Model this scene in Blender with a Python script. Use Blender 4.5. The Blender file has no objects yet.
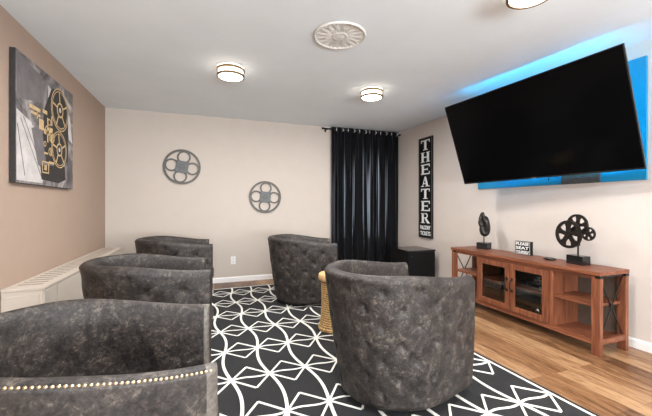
import bpy, bmesh, math, random
from math import sin, cos, pi, radians as R, sqrt, exp, atan2
from mathutils import Vector, Matrix, Euler
random.seed(7)
S = bpy.context.scene
COL = S.collection

# ------------------------------------------------------------------ camera, light, exposure
TH, F, CAMH = 0.3515, 330.0, 1.147
cd = bpy.data.cameras.new('camera'); cam = bpy.data.objects.new('camera', cd); COL.objects.link(cam)
cam.location = (0, 0, CAMH); cam.rotation_euler = (pi/2, 0, -TH)
cd.sensor_width = 36; cd.lens = F/652*36; cd.shift_y = -3/652; cd.clip_start = 0.05
S.camera = cam
S.view_settings.view_transform = 'Standard'; S.view_settings.look = 'None'
S.view_settings.exposure = 1.12; S.view_settings.gamma = 1; S.view_settings.use_curve_mapping = False
LAMP_GLOW = 4.5      # diffuser glass of every ceiling lamp
LED_GLOW = 45.0       # blue strips behind the television
w = bpy.data.worlds.new('daylight'); S.world = w; w.use_nodes = True
w.node_tree.nodes['Background'].inputs[0].default_value = (0.90, 0.94, 1.0, 1)
w.node_tree.nodes['Background'].inputs[1].default_value = 3.6
al = bpy.data.lights.new('added_rear_fill', 'AREA'); al.shape = 'RECTANGLE'; al.size = 3.6; al.size_y = 1.6; al.energy = 270; al.color = (.88, .95, 1.0)  # fill light added behind the camera to brighten the room, no window there
ao = bpy.data.objects.new('added_rear_fill', al); COL.objects.link(ao); ao.location = (1.0, -3.1, 1.2); ao.rotation_euler = (R(134), 0, 0)
XL, XR, YB, YF, ZC = -1.24, 3.25, 5.11, -3.3, 2.44

# ------------------------------------------------------------------ materials
def srgb(r, g, b):
    f = lambda c: (c/255/12.92) if c/255 <= .04045 else ((c/255+.055)/1.055)**2.4
    return (f(r), f(g), f(b), 1)
class NT:
    def __init__(s, name):
        s.m = bpy.data.materials.new(name); s.m.use_nodes = True; s.t = s.m.node_tree; s.n = s.t.nodes
        s.b = s.n['Principled BSDF']
    def node(s, typ, **kw):
        n = s.n.new(typ)
        for k, v in kw.items():
            if k in n.inputs: n.inputs[k].default_value = v
            else: setattr(n, k, v)
        return n
    def link(s, a, b): s.t.links.new(a, b)
    def coord(s, scale=(1,1,1), rot=(0,0,0), kind='Object'):
        tc = s.node('ShaderNodeTexCoord'); mp = s.node('ShaderNodeMapping')
        mp.inputs['Scale'].default_value = scale; mp.inputs['Rotation'].default_value = rot
        s.link(tc.outputs[kind], mp.inputs[0]); return mp.outputs[0]
    def noise(s, vec, scale, detail=4, rough=.55, dist=0):
        n = s.node('ShaderNodeTexNoise'); n.inputs['Scale'].default_value = scale; n.inputs['Detail'].default_value = detail
        n.inputs['Roughness'].default_value = rough; n.inputs['Distortion'].default_value = dist
        s.link(vec, n.inputs['Vector']); return n.outputs['Fac']
    def ramp(s, fac, stops):
        r = s.node('ShaderNodeValToRGB'); e = r.color_ramp.elements
        while len(e) < len(stops): e.new(.5)
        for el, (p, c) in zip(e, stops): el.position = p; el.color = c if len(c) == 4 else (*c, 1)
        s.link(fac, r.inputs[0]); return r.outputs[0]
    def bump(s, h, strength=.2, dist=.01):
        b = s.node('ShaderNodeBump'); b.inputs['Strength'].default_value = strength; b.inputs['Distance'].default_value = dist
        s.link(h, b.inputs['Height']); s.link(b.outputs[0], s.b.inputs['Normal'])
def plain(name, col, rough=.5, metal=0, var=.06, scale=30, bump=0):
    t = NT(name); c = col if len(col) == 4 else (*col, 1)
    n = t.noise(t.coord(), scale)
    lo = tuple(x*(1-var) for x in c[:3]); hi = tuple(min(1, x*(1+var)) for x in c[:3])
    t.link(t.ramp(n, [(.3, lo), (.7, hi)]), t.b.inputs['Base Color'])
    t.b.inputs['Roughness'].default_value = rough; t.b.inputs['Metallic'].default_value = metal
    if bump: t.bump(n, bump, .004)
    return t.m
def emis(name, col, strength):
    t = NT(name); t.b.inputs['Base Color'].default_value = (*col[:3], 1)
    t.b.inputs['Emission Color'].default_value = (*col[:3], 1); t.b.inputs['Emission Strength'].default_value = strength
    return t.m
def wood(name, dark, mid, light, axis='y', rough=.45, grain=1):
    t = NT(name); sc = {'x': (1, 14, 14), 'y': (14, 1, 14), 'z': (14, 14, 1)}[axis]
    v = t.coord(sc); n = t.noise(v, 3*grain, 6, .62, .6)
    t.link(t.ramp(n, [(.28, dark), (.5, mid), (.74, light)]), t.b.inputs['Base Color'])
    t.b.inputs['Roughness'].default_value = rough; t.bump(n, .12, .003); return t.m
def leather():
    t = NT('distressed_leather'); v = t.coord()
    a = t.noise(v, 12, 12, .8, .5); b = t.noise(t.coord((1, 1, 1), (.3, .2, .1)), 55, 8, .8, .7)
    mx = t.node('ShaderNodeMix'); mx.data_type = 'FLOAT'; mx.inputs[0].default_value = .5
    t.link(a, mx.inputs[2]); t.link(b, mx.inputs[3])
    t.link(t.ramp(mx.outputs[0], [(.38, srgb(13, 12, 12)), (.45, srgb(32, 29, 28)), (.53, srgb(58, 52, 49)), (.63, srgb(112, 103, 94))]), t.b.inputs['Base Color'])
    t.link(t.ramp(a, [(.3, (.42,)*3), (.7, (.62,)*3)]), t.b.inputs['Roughness'])
    t.b.inputs['Specular IOR Level'].default_value = .35
    t.bump(b, .22, .004); return t.m
M = {}
M['wall'] = plain('beige_wall_paint', srgb(204, 193, 185), .8, 0, .015, 6, .03)
M['wall_left'] = plain('wall_paint_left_shaded', srgb(170, 148, 132), .8, 0, .015, 6, .03)  # darker tone paints in the weaker light on the left wall
M['wall_back'] = plain('beige_wall_paint_back_shaded', srgb(194, 183, 173), .8, 0, .015, 6, .03)  # same beige as the other wall, darkened to paint in the back wall's shade
M['ceiling'] = plain('ceiling_paint', srgb(230, 236, 240), .85, 0, .02, 3, .15)
M['trim'] = plain('white_trim_paint', srgb(232, 230, 228), .4, 0, .01)
M['leather'] = leather()
M['leather_edge'] = plain('leather_piping', srgb(92, 86, 80), .5, 0, .45, 60)
M['dark_base'] = plain('black_base', (.012, .012, .012), .5)
M['brass'] = plain('aged_brass', (.72, .58, .36), .28, 1, .1)
M['black'] = plain('black_matte', (.004, .004, .0045), .5, 0, .2)
M['black'].node_tree.nodes['Principled BSDF'].inputs['Specular IOR Level'].default_value = .2
M['blackgloss'] = plain('black_gloss', (.01, .01, .011), .18, 0, .2)
M['bronze'] = plain('dark_bronze', (.022, .018, .016), .35, .5, .3)
M['iron'] = plain('black_iron', (.02, .02, .02), .45, .6, .2)
M['galv'] = plain('weathered_grey_metal', srgb(84, 80, 76), .5, .3, .25, 40, .1)
M['galv2'] = plain('weathered_blue_grey_metal', srgb(88, 91, 93), .5, .3, .3, 40, .1)
M['white_ink'] = plain('white_lettering', (.8, .8, .78), .6, 0, .04)
M['plaster'] = plain('medallion_plaster', srgb(214, 212, 206), .7, 0, .03)
M['radiator'] = plain('radiator_enamel', srgb(206, 195, 183), .5, 0, .02)
M['slot'] = plain('dark_slot', (.05, .045, .04), .8)
M['vent'] = plain('radiator_vent', srgb(150, 138, 126), .6)
M['chrome'] = plain('chrome', (.75, .75, .76), .15, 1, .03)
M['grommet'] = plain('satin_nickel', (.75, .74, .72), .35, .7, .03)
M['plastic_white'] = plain('white_plastic', (.8, .79, .77), .35, 0, .01)
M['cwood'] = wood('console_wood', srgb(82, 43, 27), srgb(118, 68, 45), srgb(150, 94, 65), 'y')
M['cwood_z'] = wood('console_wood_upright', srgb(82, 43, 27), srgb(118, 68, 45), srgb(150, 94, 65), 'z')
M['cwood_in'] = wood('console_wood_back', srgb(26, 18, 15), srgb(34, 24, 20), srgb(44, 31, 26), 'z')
M['cback'] = plain('grey_brown_backing', srgb(92, 80, 70), .6, 0, .12)
M['brasslamp'] = plain('lamp_brushed_gold', (.24, .155, .07), .4, .8, .08)
M['diffuser'] = emis('lamp_diffuser_glass', (1.0, .93, .84), LAMP_GLOW)
M['led'] = emis('blue_led_strip', (.0, .50, .95), LED_GLOW)
t = NT('television_screen'); t.b.inputs['Base Color'].default_value = (.002, .002, .0022, 1); t.b.inputs['Roughness'].default_value = .09
t.b.inputs['Specular IOR Level'].default_value = .05
n = t.noise(t.coord(), 3); t.link(t.ramp(n, [(.3, (.08,)*3), (.7, (.11,)*3)]), t.b.inputs['Roughness']); M['screen'] = t.m
M['blueglow'] = plain('painted_blue_glow', srgb(6, 128, 170), .45, 0, .04)  # blue light on the wall behind the television, painted as colour
t = NT('door_glass'); t.b.inputs['Base Color'].default_value = (.9, .95, .93, 1); t.b.inputs['Roughness'].default_value = .02
t.b.inputs['Transmission Weight'].default_value = 1; t.b.inputs['IOR'].default_value = 1.45
n = t.noise(t.coord(), 2); t.link(t.ramp(n, [(.3, (.85, .9, .88)), (.7, (.9, .95, .93))]), t.b.inputs['Base Color']); M['glass'] = t.m
# oak plank floor, boards running towards the back wall
t = NT('oak_planks'); v = t.coord((1, 1, 1), (0, 0, pi/2))
bt = t.node('ShaderNodeTexBrick'); bt.offset = .37; bt.inputs['Scale'].default_value = 1
bt.inputs['Brick Width'].default_value = 1.15; bt.inputs['Row Height'].default_value = .125; bt.inputs['Mortar Size'].default_value = .0012
bt.inputs['Color1'].default_value = (0, 0, 0, 1); bt.inputs['Color2'].default_value = (1, 1, 1, 1); bt.inputs['Mortar'].default_value = (.35, .35, .35, 1)
t.link(v, bt.inputs['Vector'])
g = t.noise(t.coord((11, 1.2, 1)), 2.6, 10, .72, 1.3)
mx = t.node('ShaderNodeMix'); mx.data_type = 'FLOAT'; mx.inputs[0].default_value = .22
t.link(g, mx.inputs[2]); t.link(bt.outputs['Color'], mx.inputs[3])
c1 = t.ramp(mx.outputs[0], [(.30, srgb(52, 30, 16)), (.41, srgb(98, 66, 42)), (.52, srgb(136, 98, 66)), (.66, srgb(174, 138, 102))])
mm = t.node('ShaderNodeMix'); mm.data_type = 'RGBA'; t.link(bt.outputs['Fac'], mm.inputs[0]); t.link(c1, mm.inputs[6]); mm.inputs[7].default_value = srgb(84, 58, 40)
t.link(mm.outputs[2], t.b.inputs['Base Color']); t.b.inputs['Roughness'].default_value = .38; t.bump(g, .05, .002); M['floor'] = t.m
# rug
t = NT('rug_charcoal'); v = t.coord((1, 1, 1)); wv = t.node('ShaderNodeTexWave'); wv.inputs['Scale'].default_value = 40; t.link(v, wv.inputs['Vector'])
n = t.noise(v, 160, 3); mx = t.node('ShaderNodeMix'); mx.data_type = 'FLOAT'; mx.inputs[0].default_value = .5; t.link(wv.outputs['Fac'], mx.inputs[2]); t.link(n, mx.inputs[3])
t.link(t.ramp(mx.outputs[0], [(.3, srgb(18, 18, 20)), (.75, srgb(44, 43, 45))]), t.b.inputs['Base Color']); t.b.inputs['Roughness'].default_value = .95; t.bump(mx.outputs[0], .4, .003); M['rug'] = t.m
M['rugwhite'] = plain('rug_ivory', srgb(232, 229, 222), .95, 0, .08, 200, .3)
# curtain : thin black cloth that lets a little daylight through where the weave is loose
t = NT('black_curtain_cloth'); n = t.noise(t.coord((22, 1, .25)), 1.6, 3, .5)
t.b.inputs['Base Color'].default_value = (.004, .004, .005, 1); t.b.inputs['Roughness'].default_value = .8; t.b.inputs['Specular IOR Level'].default_value = .12
tr = t.node('ShaderNodeBsdfTranslucent'); t.link(t.ramp(n, [(.54, (.008, .008, .009)), (.68, (.42, .43, .46))]), tr.inputs['Color'])
ad = t.node('ShaderNodeAddShader'); t.link(t.b.outputs[0], ad.inputs[0]); t.link(tr.outputs[0], ad.inputs[1])
t.link(ad.outputs[0], t.n['Material Output'].inputs['Surface']); M['curtain'] = t.m
# rattan
t = NT('woven_rattan'); v = t.coord((1, 1, 1)); wv = t.node('ShaderNodeTexWave'); wv.bands_direction = 'Z'; wv.inputs['Scale'].default_value = 16; wv.inputs['Distortion'].default_value = 5; wv.inputs['Detail Scale'].default_value = 6
t.link(v, wv.inputs['Vector']); t.link(t.ramp(wv.outputs['Fac'], [(.05, srgb(104, 72, 38)), (.4, srgb(176, 136, 82)), (.9, srgb(216, 180, 122))]), t.b.inputs['Base Color'])
t.b.inputs['Roughness'].default_value = .6; t.bump(wv.outputs['Fac'], .5, .006); M['rattan'] = t.m
M['rattan_top'] = wood('honey_wood', srgb(190, 144, 92), srgb(216, 174, 120), srgb(234, 200, 152), 'x')
# canvas print
t = NT('grey_print'); v = t.coord((1, 1, 1)); n = t.noise(v, 3.2, 7, .65, 1.6)
t.link(t.ramp(n, [(.3, srgb(40, 38, 40)), (.45, srgb(88, 84, 86)), (.56, srgb(140, 134, 134)), (.7, srgb(198, 192, 188))]), t.b.inputs['Base Color']); t.b.inputs['Roughness'].default_value = .6; M['print'] = t.m
M['ink_black'] = plain('print_black', (.018, .016, .016), .6, 0, .3)
M['ink_gold'] = plain('print_gold', srgb(196, 168, 122), .55, 0, .2)
M['ink_light'] = plain('print_pale', srgb(196, 190, 188), .6, 0, .15, 12)
M['ink_mid'] = plain('print_mid_grey', srgb(108, 103, 105), .6, 0, .2, 12)

# ------------------------------------------------------------------ mesh helpers
class MB:
    def __init__(s): s.bm = bmesh.new(); s.mats = []
    def mi(s, m):
        if m is None: return 0
        if m not in s.mats: s.mats.append(m)
        return s.mats.index(m)
    def faces(s, pts, fs, m=None, smooth=False):
        vs = [s.bm.verts.new(p) for p in pts]; i = s.mi(m)
        for f in fs:
            try: fc = s.bm.faces.new([vs[k] for k in f]); fc.material_index = i; fc.smooth = smooth
            except ValueError: pass
        return vs
    def box(s, a, b, m=None, bev=0, mat=None):
        x0, y0, z0 = a; x1, y1, z1 = b
        t_ = bmesh.new(); bmesh.ops.create_cube(t_, size=1)
        for v in t_.verts: v.co = Vector(((v.co.x+.5)*(x1-x0)+x0, (v.co.y+.5)*(y1-y0)+y0, (v.co.z+.5)*(z1-z0)+z0))
        if bev: bmesh.ops.bevel(t_, geom=list(t_.edges), offset=bev, segments=2, affect='EDGES', profile=.6)
        s.merge(t_, m, mat); return s
    def merge(s, t_, m=None, mat=None, smooth=False):
        if mat is not None: bmesh.ops.transform(t_, matrix=mat, verts=t_.verts)
        i = s.mi(m); d = {v: s.bm.verts.new(v.co) for v in t_.verts}
        for f in t_.faces:
            try: g_ = s.bm.faces.new([d[v] for v in f.verts]); g_.material_index = i; g_.smooth = smooth or f.smooth
            except ValueError: pass
        t_.free()
    def bar(s, a, b, w_, d_, m=None, up=(0, 0, 1), bev=0):
        a = Vector(a); b = Vector(b); z = (b-a).normalized(); u = Vector(up)
        if abs(z.dot(u)) > .98: u = Vector((1, 0, 0))
        x = u.cross(z).normalized(); y = z.cross(x); L = (b-a).length
        mt = Matrix((x, y, z)).transposed().to_4x4(); mt.translation = a
        return s.box((-w_/2, -d_/2, 0), (w_/2, d_/2, L), m, bev, mt)
    def tube(s, pts, r, m=None, seg=8, closed=False):
        pts = [Vector(p) for p in pts]; n = len(pts); rings = []; prev = None; rs = r if isinstance(r, (list, tuple)) else [r]*n
        for i, p in enumerate(pts):
            a = pts[i-1] if (i or closed) else p; b = pts[(i+1) % n] if (i < n-1 or closed) else p
            tdir = (b-a).normalized()
            if prev is None: prev = Vector((0, 0, 1)) if abs(tdir.z) < .9 else Vector((1, 0, 0))
            x = (prev - tdir*prev.dot(tdir)).normalized(); prev = x; y = tdir.cross(x)
            rings.append([p + (x*cos(k*2*pi/seg) + y*sin(k*2*pi/seg))*rs[i] for k in range(seg)])
        flat = [v for rg in rings for v in rg]; fs = []
        for i in range(n if closed else n-1):
            for k in range(seg):
                a_ = i*seg+k; b_ = i*seg+(k+1) % seg; j = ((i+1) % n)*seg
                fs.append((a_, b_, j+(k+1) % seg, j+k))
        if not closed: fs += [tuple(range(seg))[::-1], tuple((n-1)*seg+k for k in range(seg))]
        s.faces(flat, fs, m, True); return s
    def lathe(s, prof, m=None, seg=32, c=(0, 0, 0), smooth=True, axis='z'):
        pts = []; n = len(prof)
        for (r, z) in prof:
            for k in range(seg):
                a = 2*pi*k/seg; x, y = r*cos(a), r*sin(a)
                q = (x, y, z) if axis == 'z' else ((z, x, y) if axis == 'x' else (x, z, y))
                pts.append((q[0]+c[0], q[1]+c[1], q[2]+c[2]))
        fs = [(i*seg+k, i*seg+(k+1) % seg, (i+1)*seg+(k+1) % seg, (i+1)*seg+k) for i in range(n-1) for k in range(seg)]
        fs += [tuple(range(seg))[::-1], tuple((n-1)*seg+k for k in range(seg))]
        s.faces(pts, fs, m, smooth); return s
    def prism(s, poly, a, b, m=None, axis='x'):
        """polygon (u,v) extruded a..b along axis"""
        f = {'x': lambda u, v, q: (q, u, v), 'y': lambda u, v, q: (u, q, v), 'z': lambda u, v, q: (u, v, q)}[axis]
        n = len(poly); pts = [f(u, v, a) for u, v in poly]+[f(u, v, b) for u, v in poly]
        s.faces(pts, [tuple(range(n))[::-1], tuple(range(n, 2*n))]+[(i, (i+1) % n, n+(i+1) % n, n+i) for i in range(n)], m); return s
    def build(s, name, m=None, parent=None, smooth_angle=None):
        if m is not None and not s.mats: s.mats = [m]
        bmesh.ops.recalc_face_normals(s.bm, faces=s.bm.faces)
        me = bpy.data.meshes.new(name); s.bm.to_mesh(me); s.bm.free()
        for k in s.mats: me.materials.append(k)
        o = bpy.data.objects.new(name, me); COL.objects.link(o)
        if parent: o.parent = parent
        return o
def annulus(mb, c, r0, r1, x0, x1, m=None, seg=40, axis='x', a0=0, a1=2*pi, sy=1, sz=1):
    full = abs(a1-a0-2*pi) < 1e-6; n = seg if full else seg+1; pts = []
    f = {'x': lambda u, v, q: (c[0]+q, c[1]+u, c[2]+v), 'y': lambda u, v, q: (c[0]+u, c[1]+q, c[2]+v), 'z': lambda u, v, q: (c[0]+u, c[1]+v, c[2]+q)}[axis]
    for k in range(n):
        a = a0+(a1-a0)*k/seg
        for (r, q) in ((r0, x0), (r1, x0), (r1, x1), (r0, x1)): pts.append(f(r*cos(a)*sy, r*sin(a)*sz, q))
    fs = []
    for k in range(seg):
        i = k*4; j = ((k+1) % n)*4
        for e in range(4): fs.append((i+e, i+(e+1) % 4, j+(e+1) % 4, j+e))
    if not full: fs += [(0, 1, 2, 3), tuple(seg*4+e for e in (3, 2, 1, 0))]
    mb.faces(pts, fs, m)
def tag(o, label=None, cat=None, group=None, kind=None):
    if label: o['label'] = label
    if cat: o['category'] = cat
    if group: o['group'] = group
    if kind: o['kind'] = kind
    return o
def empty(name, loc, rot=(0, 0, 0)):
    o = bpy.data.objects.new(name, None); COL.objects.link(o); o.location = loc; o.rotation_euler = rot; o.empty_display_size = .1; return o
def struct(name, mb, m): return tag(mb.build(name, m), kind='structure')
def copy_tree(o, parent=None):
    c = o.copy(); COL.objects.link(c); c.parent = parent
    for ch in list(o.children): copy_tree(ch, c)
    return c
def text_mesh(s, size, name, m, parent, origin, right, up, depth=.002, width=None, font_bold=0.0):
    """lettering as a mesh: centred on origin, reading along 'right'"""
    cu = bpy.data.curves.new(name, 'FONT'); cu.body = s; cu.size = size; cu.align_x = 'CENTER'; cu.align_y = 'CENTER'; cu.extrude = depth; cu.offset = font_bold
    tmp = bpy.data.objects.new(name, cu); COL.objects.link(tmp); bpy.context.view_layer.update()
    me = bpy.data.meshes.new_from_object(tmp.evaluated_get(bpy.context.evaluated_depsgraph_get()))
    bpy.data.objects.remove(tmp); xs = [v.co.x for v in me.vertices]; ys = [v.co.y for v in me.vertices]
    kx = (width/(max(xs)-min(xs))) if width else 1; mxx = (max(xs)+min(xs))/2; my = (max(ys)+min(ys))/2
    r_ = Vector(right); u_ = Vector(up); n_ = r_.cross(u_); o_ = Vector(origin)
    for v in me.vertices: v.co = o_ + r_*((v.co.x-mxx)*kx) + u_*(v.co.y-my) + n_*v.co.z
    me.materials.clear(); me.materials.append(m)
    o = bpy.data.objects.new(name, me); COL.objects.link(o); o.parent = parent; return o

# ------------------------------------------------------------------ room shell
WX0, WX1, WZ0, WZ1 = 2.10, 2.98, .62, 1.98
struct('floor', MB().box((XL-.1, YF-.1, -.1), (XR+.1, YB+.25, 0)), M['floor'])
struct('ceiling', MB().box((XL-.1, YF-.1, ZC), (XR+.1, YB+.25, ZC+.1)), M['ceiling'])
b = MB()
b.box((XL-.1, YB, 0), (WX0, YB+.15, ZC)); b.box((WX1, YB, 0), (XR+.1, YB+.15, ZC))
b.box((WX0, YB, 0), (WX1, YB+.15, WZ0)); b.box((WX0, YB, WZ1), (WX1, YB+.15, ZC))
struct('wall_back', b, M['wall_back'])
struct('wall_left', MB().box((XL-.1, YF, 0), (XL, YB, ZC)), M['wall_left'])
struct('wall_right', MB().box((XR, YF, 0), (XR+.1, YB, ZC)), M['wall'])
struct('wall_front', MB().box((XL-.1, YF-.1, 0), (XR+.1, YF, ZC)), M['wall'])
def baseboard(name, axis, fixed, sgn, a, b_):
    prof = [(0, 0), (.013, 0), (.013, .058), (.009, .068), (.004, .075), (0, .075)]
    mb = MB()
    if axis == 'x': mb.prism([(fixed+sgn*u, v) for u, v in prof], a, b_, None, 'x')
    else: mb.prism([(fixed+sgn*u, v) for u, v in prof], a, b_, None, 'y')
    return struct(name, mb, M['trim'])
baseboard('baseboard_back', 'x', YB, -1, XL, XR)
baseboard('baseboard_right', 'y', XR, -1, YF, YB-.014)
baseboard('baseboard_left', 'y', XL, 1, YF, YB-.014)
wb = MB()
for (x0, x1, z0, z1) in ((WX0, WX1, WZ0, WZ0+.05), (WX0, WX1, WZ1-.05, WZ1), (WX0, WX0+.05, WZ0+.05, WZ1-.05), (WX1-.05, WX1, WZ0+.05, WZ1-.05), (WX0+.05, WX1-.05, 1.29, 1.33)):
    wb.box((x0, YB+.05, z0), (x1, YB+.10, z1))
win = struct('window_1', wb, M['trim'])
p = MB().box((WX0+.05, YB+.07, WZ0+.05), (WX1-.05, YB+.076, WZ1-.05)).build('pane', M['glass'], win)

# ------------------------------------------------------------------ rug (one woven piece, pattern part of its mesh)
RO = Vector((.4284, 1.7833)); RPHI = .0403; SX, SY = .2503, .4392
rug = MB(); U0, U1, V0, V1 = -1.30, 1.548, -1.36, 2.935
rug.box((U0, V0, 0), (U1, V1, .010), M['rug'], .002)
def strip(pts, wd):
    """flat raised yarn band, clipped to the field inside the border"""
    lim = lambda q: U0+.035 <= q[0] <= U1-.030 and V0+.035 <= q[1] <= V1-.035
    strip.z = getattr(strip, 'z', 0)+1; zt = .0123+.0000035*(strip.z % 400); run = []
    for q in list(pts)+[None]:
        if q is not None and lim(q): run.append(Vector(q)); continue
        if len(run) > 1:
            n = len(run); top = []
            for k in range(n):
                d = (run[min(n-1, k+1)]-run[max(0, k-1)]).normalized(); m_ = Vector((-d.y, d.x))*wd/2
                top += [run[k]+m_, run[k]-m_]
            P3 = [(q_.x, q_.y, zt) for q_ in top]+[(q_.x, q_.y, .0095) for q_ in top]; o = 2*n
            fs = [(2*k, 2*k+1, 2*k+3, 2*k+2) for k in range(n-1)]+[(2*k, 2*k+2, o+2*k+2, o+2*k) for k in range(n-1)]+[(2*k+1, o+2*k+1, o+2*k+3, 2*k+3) for k in range(n-1)]
            rug.faces(P3, fs, M['rugwhite'])
        run = []
sub = lambda a, b_, n=8: [(a[0]+(b_[0]-a[0])*k/n, a[1]+(b_[1]-a[1])*k/n) for k in range(n+1)]
for i in range(-7, 8):
    u = i*SX
    N = 8
    pts = [(u + .030*sin(pi*v/SY), v) for v in [V0+.05+(V1-V0-.1)*k/100 for k in range(101)]]
    if i < 6: strip(pts, .020)
    for j in range(-4, 8):
        v = j*SY; a = (u, v); c = (u+SX, v)
        m0 = (u+SX*.46, v+.145); m1 = (u+SX*.54, v-.145)
        for s_, e_ in ((a, m0), (m0, c), (a, m1), (m1, c)): strip(sub(s_, e_), .013)
        strip([(u+SX*k/8, v+.010*sin(2*pi*k/8)) for k in range(9)], .013)
for q in (((U0+.035, V0+.035), (U1-.035, V0+.035)), ((U1-.035, V0+.035), (U1-.035, V1-.035)), ((U1-.035, V1-.035), (U0+.035, V1-.035)), ((U0+.035, V1-.035), (U0+.035, V0+.035))):
    a, b_ = Vector(q[0]), Vector(q[1]); d = (b_-a).normalized(); n = Vector((-d.y, d.x))*.008
    c4 = [a+n-d*.008, a-n-d*.008, b_-n+d*.008, b_+n+d*.008]
    rug.faces([(q_.x, q_.y, .0095) for q_ in c4]+[(q_.x, q_.y, .0125) for q_ in c4], [(4, 5, 6, 7), (0, 1, 5, 4), (1, 2, 6, 5), (2, 3, 7, 6), (3, 0, 4, 7)], M['rugwhite'])
ro = rug.build('area_rug'); ro.location = (RO.x, RO.y, 0); ro.rotation_euler.z = RPHI
tag(ro, 'large charcoal area rug with ivory star and diamond lattice on the wood floor', 'rug')
RUGZ = .014

# ------------------------------------------------------------------ radiator cover along the left wall
rd = empty('radiator_cover', (XL, 0, 0)); tag(rd, 'cream metal radiator cover with slotted top along the left wall', 'radiator')
X1 = .235; Y0, Y1, ZR = 2.72, 4.95, .60
b = MB()
b.box((.003, Y0, .0), (X1-.012, Y1, ZR-.02), None, .004)
b.build('casing', M['radiator'], rd)
b = MB(); b.box((.003, Y0-.006, ZR-.02), (X1, Y1+.006, ZR), M['radiator'], .005)
for k in range(26):
    y = Y0+.10+k*.08
    b.box((.045, y, ZR-.001), (.185, y+.022, ZR+.0015), M['vent'])
b.build('grille_top', None, rd)
for y0, y1 in ((Y0+.006, Y0+.20), (Y0+.215, Y0+1.08), (Y0+1.095, Y1-.01)):
    MB().box((X1-.012, y0, .05), (X1-.003, y1, ZR-.028), None, .003).build('front_panel', M['radiator'], rd)
MB().box((.02, Y0-.005, .05), (X1-.03, Y0, ZR-.05), None, .002).build('end_panel', M['radiator'], rd)

# ------------------------------------------------------------------ barrel chairs
def outer_plan(t):
    """t in 0..1 from right front tip round the back to left front tip -> (x,y) of outer edge at rim height"""
    La, Lb = .41, .60
    T = t*(2*La+2*Lb)
    def half(d):
        if d <= La:
            x = .41-d; return x, .312+.043*sin(d/La*pi/2)
        ph = (d-La)/Lb*pi/2
        e = .90
        return -.385*abs(sin(ph))**1.0, .355*max(cos(ph), 0)**e
    tot = La+Lb
    if T <= tot: x, y = half(T); return x, -y
    x, y = half(2*tot-T); return x, y
NP = 190
raw = [Vector(outer_plan(k/2000)) for k in range(2001)]
cum = [0]
for k in range(2000): cum.append(cum[-1]+(raw[k+1]-raw[k]).length)
PL = cum[-1]; plan = []; j = 0
for k in range(NP+1):
    s_ = PL*k/NP
    while j < 1999 and cum[j+1] < s_: j += 1
    f_ = (s_-cum[j])/max(1e-9, cum[j+1]-cum[j]); plan.append((s_, raw[j].lerp(raw[j+1], min(1, f_))))
norm = []
for k in range(NP+1):
    d = plan[min(NP, k+1)][1]-plan[max(0, k-1)][1]; d.normalize(); norm.append(Vector((-d.y, d.x)))
sm = lambda x: 0 if x <= 0 else (1 if x >= 1 else x*x*(3-2*x))
ZF, RISE = .705, .063
def rim_z(x): return ZF+RISE*sm((.41-x)/.62)
def taper(x): return .022+.085*sm((.12-x)/.5)
def shell(tuft, TW=.085, edge=False):
    rows = []   # list of rings
    NO, NI, NR = 48, 22, 10
    for k in range(NP+1):
        s_, P = plan[k]; n = norm[k]; zt = rim_z(P.x); tp = taper(P.x); ring = []
        endd = min(s_, PL-s_)
        shrink = 1 if endd > .010 else sqrt(max(0, 1-(1-endd/.010)**2))*.35+.65
        rr = TW/2
        def add(nn, z):
            mid = -TW/2 - tp*(1-z/zt)
            nn = mid+(nn-mid)*shrink
            q = P+n*nn; ring.append((q.x, q.y, z))
        zb = .035; ztop = zt-rr
        for i in range(NO):
            z = zb+(ztop-zb)*i/(NO-1)
            off = -tp*(1-z/zt)
            if i == 0: off -= .012
            u = s_/PL*PL-PL/2; du, dv = .205, .19
            pp = u/du+(z-.02)/dv; qq = u/du-(z-.02)/dv
            fade = sm((ztop+.01-z)/.07)*sm((z-zb)/.06)*sm((endd-.01)/.05)
            puff = sqrt(abs(sin(pi*pp)*sin(pi*qq)))
            bu, bv = round(pp), round(qq); uu = (bu+bv)/2*du; vv = (bu-bv)/2*dv+.02
            r2 = (u-uu)**2+(z-vv)**2
            off += fade*tuft*(.0035*puff-.003-.015*exp(-r2/.00022)-.004*exp(-r2/.0012))
            off += .006*sin(pi*i/(NO-1))
            add(off, z)
        for i in range(1, NR):
            a = pi*i/NR; add(-rr+rr*cos(a), ztop+rr*sin(a)*.92)
        for i in range(NI):
            z = ztop-(ztop-.06)*i/(NI-1)
            off = -TW-.012*sin(pi*min(1, i/8))
            for sv in (.25, .5, .75):                       # sewn vertical seams of the inside panels
                off += .005*exp(-((s_/PL-sv)*PL/.006)**2)
            add(off - tp*(1-z/zt)*.8, z)
        rows.append(ring)
    mb = MB(); n = len(rows[0]); pts = [q for r_ in rows for q in r_]; fs = []
    for k in range(NP):
        for i in range(n):
            a = k*n+i; c = k*n+(i+1) % n; fs.append((a, c, c+n, a+n))
    mb.faces(pts, fs, M['leather'], True)
    if edge:
        mi_ = mb.mi(M['leather_edge'])
        for f_ in mb.bm.faces:
            if max(v.co.x for v in f_.verts) > .385: f_.material_index = mi_
    # flat arm fronts
    for base in (0, NP*n):
        vs = mb.bm.verts; vs.ensure_lookup_table()
        loop = [vs[base+i] for i in range(n)]
        half = NO+NR//2-1
        for i in range(half):      # zip outer to inner
            jn = n-1-int(round(i*(n-1-half)/half)); jn2 = n-1-int(round((i+1)*(n-1-half)/half))
            f1 = [loop[i], loop[i+1], loop[jn2]] + ([loop[jn]] if jn != jn2 else [])
            if len(set(f1)) >= 3:
                try: f_ = mb.bm.faces.new(f1); f_.smooth = False
                except ValueError: pass
    return mb
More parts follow.
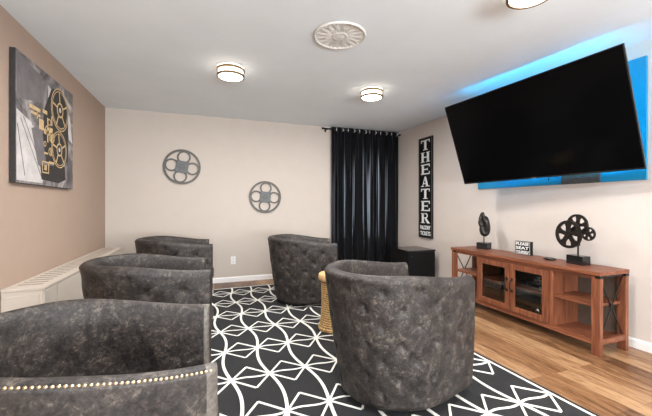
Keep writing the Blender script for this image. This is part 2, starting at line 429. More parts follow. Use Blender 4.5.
def inner_poly(inset, xf, z):
    pts = []
    for k in range(0, NP+1, 4):
        s_, P = plan[k]; n = norm[k]; zt = rim_z(P.x); tp = taper(P.x)
        q = P+n*(-.085-.014-inset-tp*(1-z/zt)*.8)
        if q.x <= xf: pts.append((q.x, q.y))
    y0 = pts[0][1]; y1 = pts[-1][1]
    return [(xf, y0)]+pts+[(xf, y1)]
def cushion(z0, z1, xf, r):
    rings = []
    for (dz, ins) in ((0, r), (r*.3, r*.3), (r, 0)): rings.append((z0+dz, ins))
    for (dz, ins) in ((r, 0), (r*.3, r*.3), (0, r)): rings.append((z1-dz, ins))
    mb = MB(); polys = []
    for z, ins in rings:
        pl = inner_poly(.004, xf, (z0+z1)/2); c = Vector((sum(p_[0] for p_ in pl)/len(pl), 0))
        polys.append([((p_[0]-c.x)*(1-ins/.3)+c.x, p_[1]*(1-ins/.3), z) for p_ in pl])
    n = len(polys[0]); pts = [q for p_ in polys for q in p_]
    fs = [(i*n+k, i*n+(k+1) % n, (i+1)*n+(k+1) % n, (i+1)*n+k) for i in range(len(polys)-1) for k in range(n)]
    fs += [tuple(range(n))[::-1], tuple((len(polys)-1)*n+k for k in range(n))]
    mb.faces(pts, fs, M['leather'], False); return mb
def make_chair(name, tuft, nails):
    root = empty(name, (0, 0, 0))
    sh = shell(tuft, .050 if nails else .085, nails).build('shell', None, root)
    cushion(.30, .44, .425, .03).build('seat_cushion', None, root)
    cushion(.05, .295, .405, .012).build('front_rail', None, root)
    MB().lathe([(.235, 0), (.24, .006), (.24, .02), (.20, .034), (.12, .05)], None, 40).build('swivel_base', M['dark_base'], root)
    # piping along the outer rim edge and down both arm fronts
    pts = []
    for k in range(2, NP-1, 2) if nails else ():
        s_, P = plan[k]; q = P+norm[k]*(-.004); pts.append((q.x, q.y, rim_z(P.x)-.020))
    if nails: MB().tube(pts, .003, None, 6).build('piping', M['leather_edge'], root)
    if nails:
        me = MB(); me.lathe([(.0048, 0), (.0046, .0012), (.0032, .0026), (.0008, .0032)], M['brass'], 10, axis='z')
        first = me.build('nailhead', None, root); cnt = 0; tot = int(PL/2/.0125); rest = MB()
        for h in (0, 1):
            for i in range(tot):
                s_ = .02+i*.0125
                if h: s_ = PL-s_
                k = min(NP-1, int(s_/PL*NP)); f_ = s_/PL*NP-k
                P = plan[k][1].lerp(plan[k+1][1], f_); n = norm[k].lerp(norm[k+1], f_).normalized(); z = rim_z(P.x)-.012
                tp = taper(P.x); q = P+n*(-tp*(1-z/rim_z(P.x))-.004)
                mt = Vector((n.x, n.y, 0)).to_track_quat('Z', 'Y').to_matrix().to_4x4(); mt.translation = (q.x, q.y, z)
                if h == 0:
                    o = first if i == 0 else first.copy()
                    if i: COL.objects.link(o); o.parent = root
                    o.matrix_local = mt; o['label'] = 'shiny brass nailhead'
                else:
                    t_ = bmesh.new(); bmesh.ops.create_cone(t_, cap_ends=True, segments=8, radius1=.0048, radius2=.002, depth=.003); rest.merge(t_, M['brass'], mt, True)
        tag(rest.build('nailhead_row', None, root), kind='stuff')
    return root
ch = make_chair('barrel_chair', 1.0, False)
ch.location = (1.08, 1.785, RUGZ); ch.rotation_euler.z = R(11)
tag(ch, 'large grey tufted leather barrel chair on the rug nearest the wooden media console', 'chair', 'grey leather barrel chairs facing the television')
spots = [((1.07, 3.825), -12, 'grey tufted leather barrel chair in front of the black curtain, behind the rattan side table'),
         ((-.38, 2.60), 3, 'grey leather barrel chair beside the radiator cover, middle of the left row'),
         ((-.34, 4.14), 3, 'farthest grey leather barrel chair of the left row, nearest the back wall')]
for (x, y), a, lb in spots:
    o = copy_tree(ch); o.location = (x, y, RUGZ); o.rotation_euler.z = R(a); o['label'] = lb
ZF, RISE = .680, .070
ch.scale = (1.04, 1, 1); ch.location.x = 1.062
c1 = make_chair('barrel_chair', .35, True)
c1.location = (-.38, 1.30, RUGZ); c1.rotation_euler.z = R(1); c1.scale = (1, 1.05, 1)
tag(c1, 'closest grey leather barrel chair with brass nailheads below the armrest', 'chair', 'grey leather barrel chairs facing the television')

# ------------------------------------------------------------------ rattan side table
st = empty('side_table', (1.125, 2.83, RUGZ)); tag(st, 'small drum shaped woven rattan side table between the two right barrel chairs', 'side table')
MB().lathe([(.146, .0), (.150, .02), (.144, .04), (.130, .12), (.124, .25), (.126, .38), (.132, .445)], M['rattan'], 40).build('woven_drum', None, st)
MB().lathe([(.150, .0), (.156, .012), (.150, .034)], M['rattan'], 40).build('bottom_ring', None, st)
MB().lathe([(.142, .446), (.150, .452), (.152, .475), (.150, .500), (.142, .506)], M['rattan_top'], 40).build('tabletop', None, st)

# ------------------------------------------------------------------ media console
CX0, CX1, CY0, CY1, CZ = 2.79, 3.135, 1.62, 3.21, .64
mc = empty('media_console', (0, 0, 0)); tag(mc, 'reddish brown wooden media console with two glass doors and X braced ends under the television', 'media console')
MB().box((CX0-.010, CY0-.006, CZ-.030), (CX1, CY1+.006, CZ), None, .003).build('top', M['cwood'], mc)
LG = .062
LX = .036
for (x0, y0) in ((CX0, CY0), (CX1-LX, CY0), (CX0, CY1-LG), (CX1-LX, CY1-LG)):
    l = MB().box((x0, y0, 0), (x0+LX, y0+LG, CZ-.033), None, .003).build('leg', M['cwood_z'], mc)
    b = MB(); b.box((x0-.002, y0-.002, CZ-.052), (x0+LX+.002, y0+LG*.55, CZ-.034)); b.build('corner_bracket', M['iron'], l)
ya, yb_ = 2.00, 2.80      # inner uprights
zb0, zb1 = .075, .118
MB().box((CX0+.006, CY0+LG, zb0), (CX0+.030, CY1-LG, zb1), None, .002).build('bottom_rail', M['cwood'], mc)
MB().box((CX0+.006, CY0+LG, CZ-.060), (CX0+.030, CY1-LG, CZ-.033), None, .002).build('top_rail', M['cwood'], mc)
MB().box((CX0+.031, CY0+.03, .092), (CX1-.012, CY1-.03, .112)).build('bottom_panel', M['cwood'], mc)
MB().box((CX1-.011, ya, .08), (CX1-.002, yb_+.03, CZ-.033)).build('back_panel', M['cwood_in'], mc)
for y in (ya-.012, yb_): MB().box((CX0+.008, y, .1125), (CX1-.012, y+.030, CZ-.033), None, .002).build('upright', M['cwood_z'], mc)
MB().box((CX0+.02, CY0+LG*.6, .362), (CX1-.02, ya-.013, .384), None, .002).build('shelf', M['cwood'], mc)
MB().box((CX0+.02, yb_+.031, .362), (CX1-.02, CY1-LG*.6, .384), None, .002).build('shelf', M['cwood'], mc)
MB().box((CX0+.03, ya+.019, .345), (CX1-.02, yb_-.001, .365), None, .002).build('shelf', M['cwood'], mc)
MB().box((CX1-.018, CY0+.05, .113), (CX1-.010, ya-.013, CZ-.033)).build('back_panel', M['cback'], mc)
for yy in (CY0+.012, CY1-.032):                          # X braced ends
    b = MB(); b.box((CX0+LX, yy-.006, .085), (CX1-LX, yy+.024, .125)); b.build('end_rail', M['cwood'], mc)
    b = MB(); x0, x1, z0, z1 = CX0+LX-.004, CX1-LX+.004, .125, CZ-.034
    b.bar((x0, yy+.008, z0), (x1, yy+.008, z1), .009, .006, None, (0, 1, 0)); b.bar((x0, yy+.014, z1), (x1, yy+.014, z0), .009, .006, None, (0, 1, 0))
    b.box((x0, yy+.004, z1-.016), (x1, yy+.018, z1)); 
    annulus(b, ((x0+x1)/2, yy+.004, (z0+z1)/2), .0, .016, 0, .014, None, 20, 'y')
    b.build('cross_brace', M['iron'], mc)
for (d0, d1, hy) in ((2.405, 2.796, 2.432), (2.022, 2.401, 2.376)):
    z0, z1 = .121, CZ-.063; fw = .052; xf = CX0-.006
    b = MB(); b.box((xf, d0, z0), (xf+.020, d1, z0+fw), None, .002); b.box((xf, d0, z1-fw), (xf+.020, d1, z1), None, .002)
    b.box((xf+.0005, d0, z0+fw), (xf+.0195, d0+fw, z1-fw)); b.box((xf+.0005, d1-fw, z0+fw), (xf+.0195, d1, z1-fw))
    dr = b.build('door', M['cwood_z'], mc)
    MB().box((xf+.008, d0+fw-.004, z0+fw-.004), (xf+.012, d1-fw+.004, z1-fw+.004)).build('glass_pane', M['glass'], dr)
    b = MB(); b.tube([(xf+.0, hy, .315), (xf-.018, hy, .322), (xf-.028, hy, .345), (xf-.030, hy, .370), (xf-.028, hy, .395), (xf-.018, hy, .418), (xf, hy, .425)], .006, None, 8)
    b.box((xf-.004, hy-.009, .300), (xf+.001, hy+.009, .328)); b.box((xf-.004, hy-.009, .412), (xf+.001, hy+.009, .440)); b.build('handle', M['iron'], dr)

mp_ = empty('media_player', (3.02, 2.24, .365)); tag(mp_, 'black media box on the shelf behind the right glass door of the console', 'media player')
MB().box((-.11, -.17, .006), (.12, .15, .056), None, .004).build('casing', M['blackgloss'], mp_)
MB().box((-.113, -.15, .018), (-.110, .02, .040)).build('front_display', M['screen'], mp_)
for (x, y) in ((-.08, -.13), (-.08, .11), (.08, -.13), (.08, .11)): MB().lathe([(.01, 0), (.01, .0065)], M['black'], 10, (x, y, 0)).build('foot', None, mp_)
mp2 = empty('receiver', (3.0, 2.30, .112)); tag(mp2, 'black receiver on the bottom behind the glass doors of the console', 'receiver')
MB().box((-.12, -.20, .008), (.14, .20, .115), None, .004).build('casing', M['black'], mp2)
MB().lathe([(.022, -.134), (.022, -.120)], M['chrome'], 20, (0, -.12, .06), axis='x').build('volume_knob', None, mp2)
MB().box((-.123, -.05, .06), (-.1205, .15, .09)).build('front_display', M['screen'], mp2)
for (x, y) in ((-.09, -.16), (-.09, .16), (.1, -.16), (.1, .16)): MB().lathe([(.012, 0), (.012, .009)], M['black'], 10, (x, y, 0)).build('foot', None, mp2)

# ---- things on the console
def film_reel(mb, c, r, th, spokes, m, rot=0, hub=.22):
    annulus(mb, c, r*.80, r, -th, th, m, 36, 'x')
    annulus(mb, c, 0.001, r*hub, -th*1.3, th*1.3, m, 20, 'x')
    for k in range(spokes):
        a = rot+2*pi*k/spokes; w0, w1 = r*.15, r*.30; pts = []
        for (rr, ww) in ((r*hub*.8, w0), (r*.55, w0), (r*.84, w1)): pts.append((rr, ww))
        poly = [(rr, ww) for rr, ww in pts]+[(rr, -ww) for rr, ww in reversed(pts)]
        mb.prism([(c[1]+u*cos(a)-v*sin(a), c[2]+u*sin(a)+v*cos(a)) for u, v in poly], c[0]-th*.9, c[0]+th*.9, m, 'x')
rs = empty('reel_sculpture', (3.0, 1.91, CZ)); tag(rs, 'dark metal sculpture of three film reels on a black block, right end of the console', 'sculpture')
rs.rotation_euler.z = R(-8)
MB().box((-.042, -.074, 0), (.042, .074, .076), None, .003).build('base', M['blackgloss'], rs)
b = MB(); b.tube([(0, 0, .07), (0, 0, .30)], .0065, None, 10); b.box((-.012, -.02, .16), (.0, .02, .2)); b.build('post', M['bronze'], rs)
for (c, r, th, sp, rt) in (((-.020, .072, .250), .122, .008, 5, .3), ((.012, .018, .332), .096, .007, 5, .5), ((-.004, -.092, .268), .058, .007, 5, .2)):
    b = MB(); film_reel(b, c, r, th, sp, M['bronze'], rt); b.build('film_reel', None, rs)
b = MB(); b.bar((-.008, .07, .248), (-.008, 0, .30), .012, .006); b.bar((-.004, -.092, .252), (-.004, 0, .29), .012, .006); b.bar((.006, 0, .29), (.006, 0, .33), .012, .006); b.build('bracket', M['bronze'], rs)
ks = empty('knot_sculpture', (3.03, 2.955, CZ)); tag(ks, 'dark bronze interlocking loop sculpture on a black block, left end of the console', 'sculpture')
ks.rotation_euler.z = R(20)
MB().box((-.055, -.062, 0), (.055, .062, .075), None, .003).build('base', M['blackgloss'], ks)
MB().tube([(0, 0, .07), (0, 0, .165)], .006, None, 10).build('post', M['bronze'], ks)
def loop(cz, cy, a, bz, tw, r):
    return [(a*.55*sin(2*pi*k/40)*sin(tw)+.012*sin(4*pi*k/40), cy+a*cos(2*pi*k/40)*cos(tw), cz+bz*sin(2*pi*k/40)) for k in range(40)]
b = MB(); b.tube(loop(.262, -.010, .024, .085, .2, .02), .035, None, 12, True); b.build('lower_loop', M['bronze'], ks)
b = MB(); b.tube(loop(.335, .018, .024, .072, .5, .014), [.019+.004*cos(2*pi*k/40) for k in range(40)], None, 12, True); b.build('upper_loop', M['bronze'], ks)
ps = empty('table_sign', (3.06, 2.475, CZ), (0, 0, R(6))); tag(ps, 'small black and white block sign reading PLEASE SEAT YOURSELF on the console', 'sign')
MB().box((-.018, -.082, 0), (.026, .082, .135), None, .002).build('block', M['black'], ps)
b = MB(); 
for z in (.006, .128): b.box((-.0195, -.077, z), (-.018, .077, z+.002))
for y in (-.077, .075): b.box((-.0195, y, .006), (-.018, y+.002, .13))
b.build('border_lines', M['white_ink'], ps)
for s_, z in (('PLEASE', .1095), ('SEAT', .0685), ('YOURSELF', .0265)):
    text_mesh(s_, .040, 'lettering', M['white_ink'], ps, (-.0195, 0, z), (0, -1, 0), (0, 0, 1), .0008, .132, .0006)
pk = empty('remote_puck', (2.99, 2.15, CZ)); tag(pk, 'small flat round black dish lying on the console beside the reel sculpture', 'dish')
MB().lathe([(.040, 0), (.050, .008), (.054, .016), (.048, .018)], M['blackgloss'], 32).build('body', None, pk)
annb = MB(); annulus(annb, (0, 0, .018), .030, .036, 0, .002, M['iron'], 30, 'z'); annb.build('rim_ring', None, pk)

# ------------------------------------------------------------------ television on its wall arm, with blue strips behind
KT = 1.62/1.55
tv = empty('television', (2.67*KT, 2.158*KT, CAMH+(1.801-CAMH)*KT), (R(-.8), R(-19.6), R(6.6)))
tag(tv, 'large black flat television tilted down from the right wall with blue glow behind', 'television')
W, Hh = 1.62, 1.62/1.77
MB().box((0.0, -W/2, -Hh/2), (.018, W/2, Hh/2), None, .003).build('bezel', M['blackgloss'], tv)
MB().box((-.0012, -W/2+.008, -Hh/2+.016), (-.0002, W/2-.008, Hh/2-.008)).build('screen', M['screen'], tv)
MB().box((.0185, -W*.36, -Hh*.40), (.050, W*.36, Hh*.22), None, .01).build('back_cover', M['black'], tv)
MB().box((-.0022, -.022, -Hh/2+.004), (-.0004, .022, -Hh/2+.012)).build('badge', M['chrome'], tv)
HW, HB, HT = W*.415, -Hh*.465, Hh*.46
b = MB(); d0, d1 = .0185, .062
for q in ((-HW-.006, HW+.006, HB-.006, HB), (-HW-.006, HW+.006, HT, HT+.006), (-HW-.006, -HW, HB, HT), (HW, HW+.006, HB, HT)): b.box((d0, q[0], q[2]), (d1, q[1], q[3]))
b.build('added_light_lip', M['black'], tv)  # unseen lips added to limit where the strips shine
for q in ((-HW+.02, -W*.08, HB+.024, HB+.034), (W*.08, HW-.02, HB+.024, HB+.034), (-HW+.02, HW-.02, HT-.058, HT-.046), (-HW+.010, -HW+.016, HB+.05, HT-.08), (HW-.016, HW-.010, HB+.05, HT-.08)):
    MB().box((.0185, q[0], q[2]), (.0215, q[1], q[3])).build('light_strip', M['led'], tv)
tmat = Matrix.Translation(tv.location) @ tv.rotation_euler.to_matrix().to_4x4(); inv = tmat.inverted()
b = MB(); wc = tmat @ Vector((.055, 0, .0)); yc, zc = wc.y, wc.z
L = lambda *q: inv @ Vector(q)
b2 = MB(); b2.box((XR-.044, yc-.16, zc-.14), (XR-.023, yc+.16, zc+.14), None, .003); 
bmesh.ops.transform(b2.bm, matrix=inv, verts=b2.bm.verts); b2.build('wall_plate', M['iron'], tv)
b.bar(L(XR-.043, yc+.04, zc), L(3.02, yc-.10, zc), .05, .03); b.bar(L(3.02, yc-.10, zc), (.06, 0, 0), .05, .03); b.build('mount_arm', M['iron'], tv)
b = MB(); b.box((.050, -.20, -.20), (.058, .20, .18)); b.build('mount_bracket', M['iron'], tv)
b = MB(); b.tube([(.02, -.12, -Hh*.43), (.012, -.12, -Hh/2-.01), (.010, -.118, -Hh/2-.035)], .003, None, 6); b.build('cable_end', M['black'], tv)

bb = empty('blue_glow_board', (XR, 2.40, 1.83)); tag(bb, 'bright blue board on the right wall behind the television, painted in place of the blue glow', 'painted glow panel')  # board added to carry the blue glow as painted colour
MB().box((-.022, -.845, -.485), (-.001, .845, .485), None, .003).build('panel', M['blueglow'], bb)
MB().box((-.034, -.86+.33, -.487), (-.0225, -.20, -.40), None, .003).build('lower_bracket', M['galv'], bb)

# ------------------------------------------------------------------ vertical THEATER sign on the right wall
sg = empty('theater_sign', (XR, 4.295, 0)); tag(sg, 'tall narrow black wall sign reading THEATER in white vertical letters', 'sign')
z0, z1, hw = .635, 2.20, .165
MB().box((-.026, -hw, z0), (-.002, hw, z1), None, .002).build('board', M['black'], sg)
b = MB()
for q in ((-hw, -hw+.012, z0, z1), (hw-.012, hw, z0, z1), (-hw+.012, hw-.012, z0, z0+.012), (-hw+.012, hw-.012, z1-.012, z1)): b.box((-.032, q[0], q[2]), (-.026, q[1], q[3]))
b.build('frame', M['galv'], sg)
def glyph(chr_, cz, h, wd):
    """slab serif capital drawn with strokes, in u (reading right = -y) and z"""
    b = MB(); st_ = wd*.24; th_ = h*.11; sf = wd*.14
    def rect(u0, u1, v0, v1): b.box((-.0285, -u1, v0), (-.0262, -u0, v1))
    a, c = -wd/2, wd/2; lo, hi = cz-h/2, cz+h/2
    def stem(u): rect(u-st_/2, u+st_/2, lo+.001, hi-.001); 
    def ser(u, v, k=1): rect(u-st_/2-sf*k, u+st_/2+sf*k, v, v+th_*.6)
    if chr_ == 'T':
        stem(0); ser(0, lo); rect(a, c, hi-th_, hi); rect(a, a+th_*.9, hi-th_*2.6, hi-th_); rect(c-th_*.9, c, hi-th_*2.6, hi-th_)
    elif chr_ == 'H':
        for u in (a+st_*.8, c-st_*.8): stem(u); ser(u, lo, .7); ser(u, hi-th_*.6, .7)
        rect(a+st_, c-st_, cz-th_/2, cz+th_/2)
    elif chr_ == 'E':
        stem(a+st_*.9); rect(a, c, lo, lo+th_); rect(a, c, hi-th_, hi); rect(a+st_, c-wd*.22, cz-th_/2, cz+th_/2)
        rect(c-th_, c, lo+th_, lo+th_*2.6); rect(c-th_, c, hi-th_*2.6, hi-th_); rect(c-wd*.30, c-wd*.22, cz-th_, cz+th_)
    elif chr_ == 'A':
        def pl(pp): b.prism([(-u, v) for u, v in pp], -.0285, -.0262, None, 'x')
        pl([(a+sf, lo), (a+sf+th_*.9, lo), (0+th_*.3, hi), (-th_*.8, hi)]); pl([(c-sf-st_*1.1, lo), (c-sf, lo), (th_*.9, hi), (-th_*.8, hi)])
        rect(-wd*.24, wd*.2, lo+h*.26, lo+h*.26+th_*.8); rect(a, a+sf*2.4, lo, lo+th_*.6); rect(c-sf*3.4, c, lo, lo+th_*.6)
    elif chr_ == 'R':
        stem(a+st_*.9); ser(a+st_*.9, lo, .8); rect(a, 0, hi-th_*.9, hi)
        annulus(b, (-.0285, -(wd*.08), hi-h*.26), h*.26-th_*1.15, h*.26, 0, .0023, None, 20, 'x', pi/2, 3*pi/2, .95, 1)
        rect(a+st_, wd*.1, hi-th_*.9, hi); rect(a+st_, wd*.1, hi-h*.52, hi-h*.52+th_*.8)
        b.prism([(-u, v) for u, v in ((-.02, hi-h*.5), (wd*.14, hi-h*.5), (c-wd*.02, lo+th_*.6), (c, lo), (c-st_*1.2, lo))], -.0285, -.0262, None, 'x')
    return b
for k, c_ in enumerate('THEATER'):
    glyph(c_, z1-.118-k*.190, .158, .215).build('letter', M['white_ink'], sg)
text_mesh('BALCONY', .085, 'lettering', M['white_ink'], sg, (-.0275, 0, .795), (0, -1, 0), (0, 0, 1), .001, .25, .003)
text_mesh('TICKETS', .085, 'lettering', M['white_ink'], sg, (-.0275, 0, .705), (0, -1, 0), (0, 0, 1), .001, .25, .002)

# ------------------------------------------------------------------ round reel decor on the back wall
def wall_reel(loc, r, rot, label):
    e = empty('wall_reel', loc); tag(e, label, 'wall decor')
    b = MB(); annulus(b, (0, -.022, 0), r*.88, r, 0, .020, None, 56, 'y'); b.build('rim', M['galv'], e)
    for k in range(4):
        a = rot+k*pi/2; c = (r*.56*cos(a), -.017, r*.56*sin(a))
        b = MB(); annulus(b, c, r*.275, r*.37, 0, .012, None, 30, 'y'); b.build('loop', M['galv'], e)
    h = r*.335; b = MB()
    b.box((-h, -.026, -h), (h, -.012, h), None, .006, Matrix.Rotation(-rot, 4, 'Y')); b.build('hub', M['galv2'], e)
    b = MB(); annulus(b, (0, -.029, 0), r*.05, r*.17, 0, .003, None, 24, 'y'); b.build('hub_ring', M['galv'], e)
wall_reel((-.305, YB-.001, 1.688), .248, R(-10), 'grey metal film reel decor on the back wall, the upper left one above the chairs')
wall_reel((.872, YB-.001, 1.270), .246, R(-4), 'grey metal film reel decor on the back wall, the lower one nearer the black curtain')

# ------------------------------------------------------------------ outlet
ot = empty('wall_outlet', (.395, YB-.001, .32)); tag(ot, 'white electrical outlet low on the back wall above the baseboard', 'outlet')
MB().box((-.036, -.006, -.058), (.036, -.0005, .058), None, .002).build('cover_plate', M['plastic_white'], ot)
for z in (-.024, .024):
    b = MB(); b.box((-.014, -.0085, z-.014), (.014, -.006, z+.014), M['plastic_white'], .001); b.box((-.007, -.0088, z-.006), (-.004, -.0084, z+.007), M['slot']); b.box((.004, -.0088, z-.006), (.007, -.0084, z+.007), M['slot']); b.build('socket', None, ot)

# ------------------------------------------------------------------ canvas print on the left wall
cp = empty('canvas_print', (XL, 3.335, 1.757)); tag(cp, 'grey canvas print of a film projector with gold reels on the left wall', 'picture')
PW, PH = .515, .458
MB().box((.002, -PW, -PH), (.036, PW, PH), None, .003).build('stretched_frame', M['ink_black'], cp)
b = MB()
b.box((.0361, -PW+.003, -PH+.003), (.0368, PW-.003, PH-.003), M['print'])
def pr_poly(poly, m, d=.0372): b.prism(poly, .0368, d, m, 'x')
def ring(cy, cz, r0, r1, m, d=.0004, **k): annulus(b, (.0374, cy, cz), r0, r1, 0, d, m, 44, 'x', **k)
# cloudy light and grey areas
pr_poly([(-PW+.01, .05), (-.30, .0), (-.12, -.20), (-.12, -PH+.02), (-PW+.01, -PH+.02)], M['ink_light'])
pr_poly([(-PW+.01, PH-.02), (-.12, PH-.06), (-.10, .20), (-.30, .16), (-PW+.01, .12)], M['ink_mid'])
pr_poly([(-.02, PH-.09), (.10, PH-.12), (.10, .10), (-.02, .12)], M['ink_light'], .0373)
pr_poly([(.34, .26), (.44, .22), (.50, -.02), (.42, .0)], M['ink_light'], .0373)
pr_poly([(-.30, -.04), (-.10, .02), (.0, -.10), (-.04, -.34), (-.20, -.30)], M['ink_mid'], .0373)
for (y0, za, y1, zb_) in ((-.46, .0, -.14, -.40), (-.42, .02, -.06, -.42), (-.50, -.05, -.40, -.40)): pr_poly([(y0, za), (y0+.012, za), (y1+.012, zb_), (y1, zb_)], M['ink_mid'], .0374)
pr_poly([(-.16, -.30), (.32, -.26), (.34, -.38), (.18, -.42), (-.14, -.41)], M['ink_black'], .0374)
pr_poly([(-.10, .14), (.04, .36), (.24, .41), (.40, .30), (.39, -.20), (.20, -.29), (-.06, -.26), (-.12, -.06)], M['ink_black'], .0374)
for (cy, cz, rr) in ((.215, .225, .185), (.200, -.125, .160)):
    ring(cy, cz, rr*.95, rr, M['ink_gold'], .0006); ring(cy, cz, rr*.84, rr*.88, M['ink_gold'], .0006)
    ring(cy, cz, rr*.28, rr*.36, M['ink_gold'], .0006); ring(cy, cz, .001, rr*.12, M['ink_light'], .0006)
    for k in range(5):
        a = .4+k*2*pi/5
        q = lambda u, v: (cy+u*cos(a)-v*sin(a), cz+u*sin(a)+v*cos(a))
        b.prism([q(rr*.34, .007), q(rr*.84, .012), q(rr*.84, -.004), q(rr*.34, -.007)], .0374, .0379, M['ink_gold'], 'x')
# the projector body in gold line work
for (y0, z0_, y1, z1_) in ((-.33, .105, -.16, .135), (-.31, .07, -.16, .09), (-.18, -.02, -.10, .06), (-.22, .10, -.20, .05), (-.12, .12, -.04, .15), (-.10, -.04, .0, .0), (.0, -.08, .06, .03), (-.04, -.10, -.02, .10), (.02, -.20, .06, -.14), (-.13, -.27, -.01, -.26), (-.13, -.355, -.01, -.345), (-.13, -.35, -.120, -.26), (-.02, -.35, -.01, -.26), (-.09, -.33, -.05, -.29), (.035, .05, .055, .13), (-.09, -.20, -.03, -.185), (-.01, -.27, .09, -.25)):
    b.box((.0374, y0, z0_), (.0380, y1, z1_), M['ink_gold'])
for (cy, cz, rr) in ((-.04, .0, .035), (.05, -.05, .045), (.02, -.17, .035), (.0, .07, .028), (-.08, -.12, .022)): ring(cy, cz, rr*.7, rr, M['ink_gold'], .0006)
b.build('print_face', None, cp)

# ------------------------------------------------------------------ curtain rod and two curtain panels
rod = empty('curtain_rod', (0, 5.005, 2.382)); tag(rod, 'thin dark curtain rod above the window on the back wall', 'curtain rod')
MB().lathe([(.011, 1.80), (.011, 3.235)], M['iron'], 14, axis='x').build('rod', None, rod)
MB().lathe([(.006, 1.765), (.018, 1.772), (.020, 1.785), (.012, 1.80)], M['iron'], 14, axis='x').build('finial', None, rod)
for x in (1.86, 3.225):
    b = MB(); b.box((x-.008, .008, -.012), (x+.008, .104, .0)); b.box((x-.014, .099, -.035), (x+.014, .1045, .03)); b.build('bracket', M['iron'], rod)
def curtain(x0, x1, nf, label, ph):
    e = empty('curtain', ((x0+x1)/2, 5.005, 0)); tag(e, label, 'curtain', 'black grommet curtains on the rod')
    NX, NZ = 150, 50; pts = []; hw_ = (x1-x0)/2
    for j in range(NZ+1):
        z = .02+(2.420-.02)*j/NZ
        for i in range(NX+1):
            s_ = i/NX; amp = .030+.012*(1-z/2.4)
            a = 2*pi*nf*s_+ph+.25*sin(z*1.1+3*s_)*(1-z/2.5)
            y = amp*sin(a)+.006*sin(2*a+z)
            x = -hw_+2*hw_*s_+.010*sin(2*a)*(1-.4*z/2.4)
            zz = z + (.006*sin(a) if j == NZ else 0)
            pts.append((x, y, zz))
    b = MB(); b.faces(pts, [(j*(NX+1)+i, j*(NX+1)+i+1, (j+1)*(NX+1)+i+1, (j+1)*(NX+1)+i) for j in range(NZ) for i in range(NX)], None, True)
    o = b.build('cloth', M['curtain'], e)
    md = o.modifiers.new('thick', 'SOLIDIFY'); md.thickness = .0015; md.offset = 0
    k = 0
    for i in range(2*nf+1):
        s_ = (i*pi-ph)/(2*pi*nf)
        if 0.02 < s_ < .98:
            b = MB(); pts2 = [(-hw_+2*hw_*s_+ .0*cos(q), .026*cos(q), .026*sin(q)+2.382) for q in [2*pi*t_/20 for t_ in range(20)]]
            sl = 1 if i % 2 else -1
            pts2 = [(p_[0]+sl*.8*p_[1]*.45, p_[1]*.9, p_[2]) for p_ in pts2]
            b.tube(pts2, .0065, None, 8, True); b.build('grommet', M['grommet'], e)
curtain(1.935, 2.56, 3, 'left one of the two black floor length curtains with chrome grommets', .6)
curtain(2.565, 3.20, 3, 'right one of the two black floor length curtains, hanging in the room corner', 1.4)

# ------------------------------------------------------------------ black cabinet in the corner
cb = empty('corner_cabinet', (2.92, 4.19, 0)); tag(cb, 'low black box cabinet in the corner below the THEATER sign', 'cabinet')
MB().box((-.225, -.225, .03), (.225, .225, .475), None, .004).build('body', M['black'], cb)
MB().box((-.232, -.232, .4755), (.232, .232, .498), None, .003).build('top_panel', M['blackgloss'], cb)
dd = MB().box((-.215, -.234, .045), (.215, -.2255, .465), None, .003).build('door', M['black'], cb)
MB().lathe([(.009, -.252), (.011, -.244), (.005, -.234)], M['iron'], 14, (-.19, 0, .42), axis='y').build('knob', None, dd)
for (x, y) in ((-.2, -.2), (.2, -.2), (-.2, .2), (.2, .2)): MB().lathe([(.018, 0), (.02, .0305)], M['black'], 12, (x, y, 0)).build('foot', None, cb)

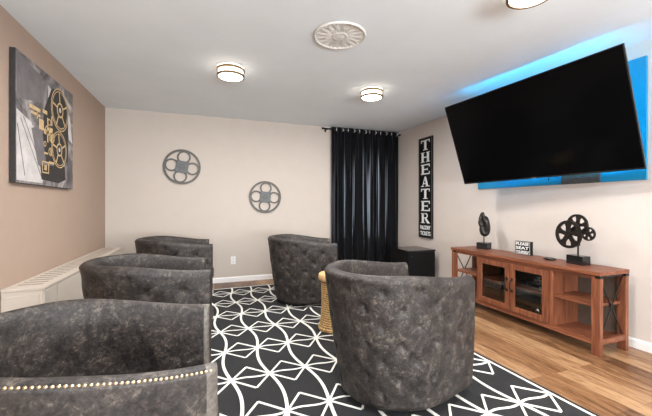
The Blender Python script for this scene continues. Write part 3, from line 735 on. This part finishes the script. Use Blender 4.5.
# ------------------------------------------------------------------ ceiling medallion
md_ = empty('ceiling_medallion', (.962, 2.318, ZC)); tag(md_, 'round white plaster medallion with carved leaf relief on the ceiling', 'medallion')
b = MB(); RM = .200; NA, NRr = 144, 40; pts = []; fs = []
for i in range(NRr+1):
    r = RM*i/NRr
    for k in range(NA):
        a = 2*pi*k/NA; t_ = r/RM
        if t_ > .90: h = .020*sqrt(max(0, 1-((t_-.95)/.052)**2))
        elif t_ > .30:
            l1 = abs(sin(8*a+4.2*(t_-.3))); l2 = abs(sin(8*a-4.2*(t_-.3)))
            h = .006+.006*max(1-l1*2.2*t_, 1-l2*2.2*t_, 0)+.003*abs(sin(16*a))
        elif t_ > .22: h = .018
        else: h = .010+.010*(1-(t_/.22)**2)+.003*abs(sin(6*a))*t_/.22
        pts.append((r*cos(a), r*sin(a), -h))
for i in range(NRr):
    for k in range(NA): fs.append((i*NA+k, i*NA+(k+1) % NA, (i+1)*NA+(k+1) % NA, (i+1)*NA+k))
b.faces(pts, fs, None, True); b.build('relief_disc', M['plaster'], md_)

# ------------------------------------------------------------------ flush ceiling lamps
def lamp(x, y, label):
    e = empty('ceiling_lamp', (x, y, ZC)); tag(e, label, 'ceiling lamp', 'round double ring flush ceiling lamps')
    MB().lathe([(.095, -.0005), (.100, -.004), (.100, -.020)], M['plastic_white'], 40).build('canopy', None, e)
    MB().lathe([(.108, -.0205), (.112, -.025), (.112, -.082), (.104, -.089), (.06, -.094), (.01, -.096)], M['diffuser'], 48).build('diffuser', None, e)
    for z in (-.024, -.078):
        b = MB(); annulus(b, (0, 0, z), .1125, .127, -.0095, .0095, None, 56, 'z'); b.build('metal_ring', M['brasslamp'], e)
    ld = bpy.data.lights.new('lamp_light', 'AREA'); ld.shape = 'DISK'; ld.size = .22; ld.energy = 13; ld.color = (1, .985, .96)
    lo = bpy.data.objects.new('lamp_light', ld); COL.objects.link(lo); lo.location = (0, 0, -.104); lo.parent = e
    for k in range(3):
        a = .5+k*2*pi/3; b = MB(); b.bar((.119*cos(a), .119*sin(a), -.069), (.119*cos(a), .119*sin(a), -.035), .008, .004); b.build('ring_post', M['brasslamp'], e)
lamp(.228, 3.235, 'lit round ceiling lamp with gold rings, the left one nearer the back wall')
lamp(1.765, 3.315, 'lit round ceiling lamp with gold rings, the one above the curtain side chairs')
lamp(1.770, 1.385, 'lit round ceiling lamp with gold rings cut off by the top edge, nearest the television')
lamp(.30, 1.40, 'unseen round ceiling lamp added above the camera for more light')  # unseen; this lamp and the two below are added for brightness
lamp(.30, -1.0, 'unseen round ceiling lamp added behind the camera on the left for more light')
lamp(1.90, -1.0, 'unseen round ceiling lamp added behind the camera on the right for more light')
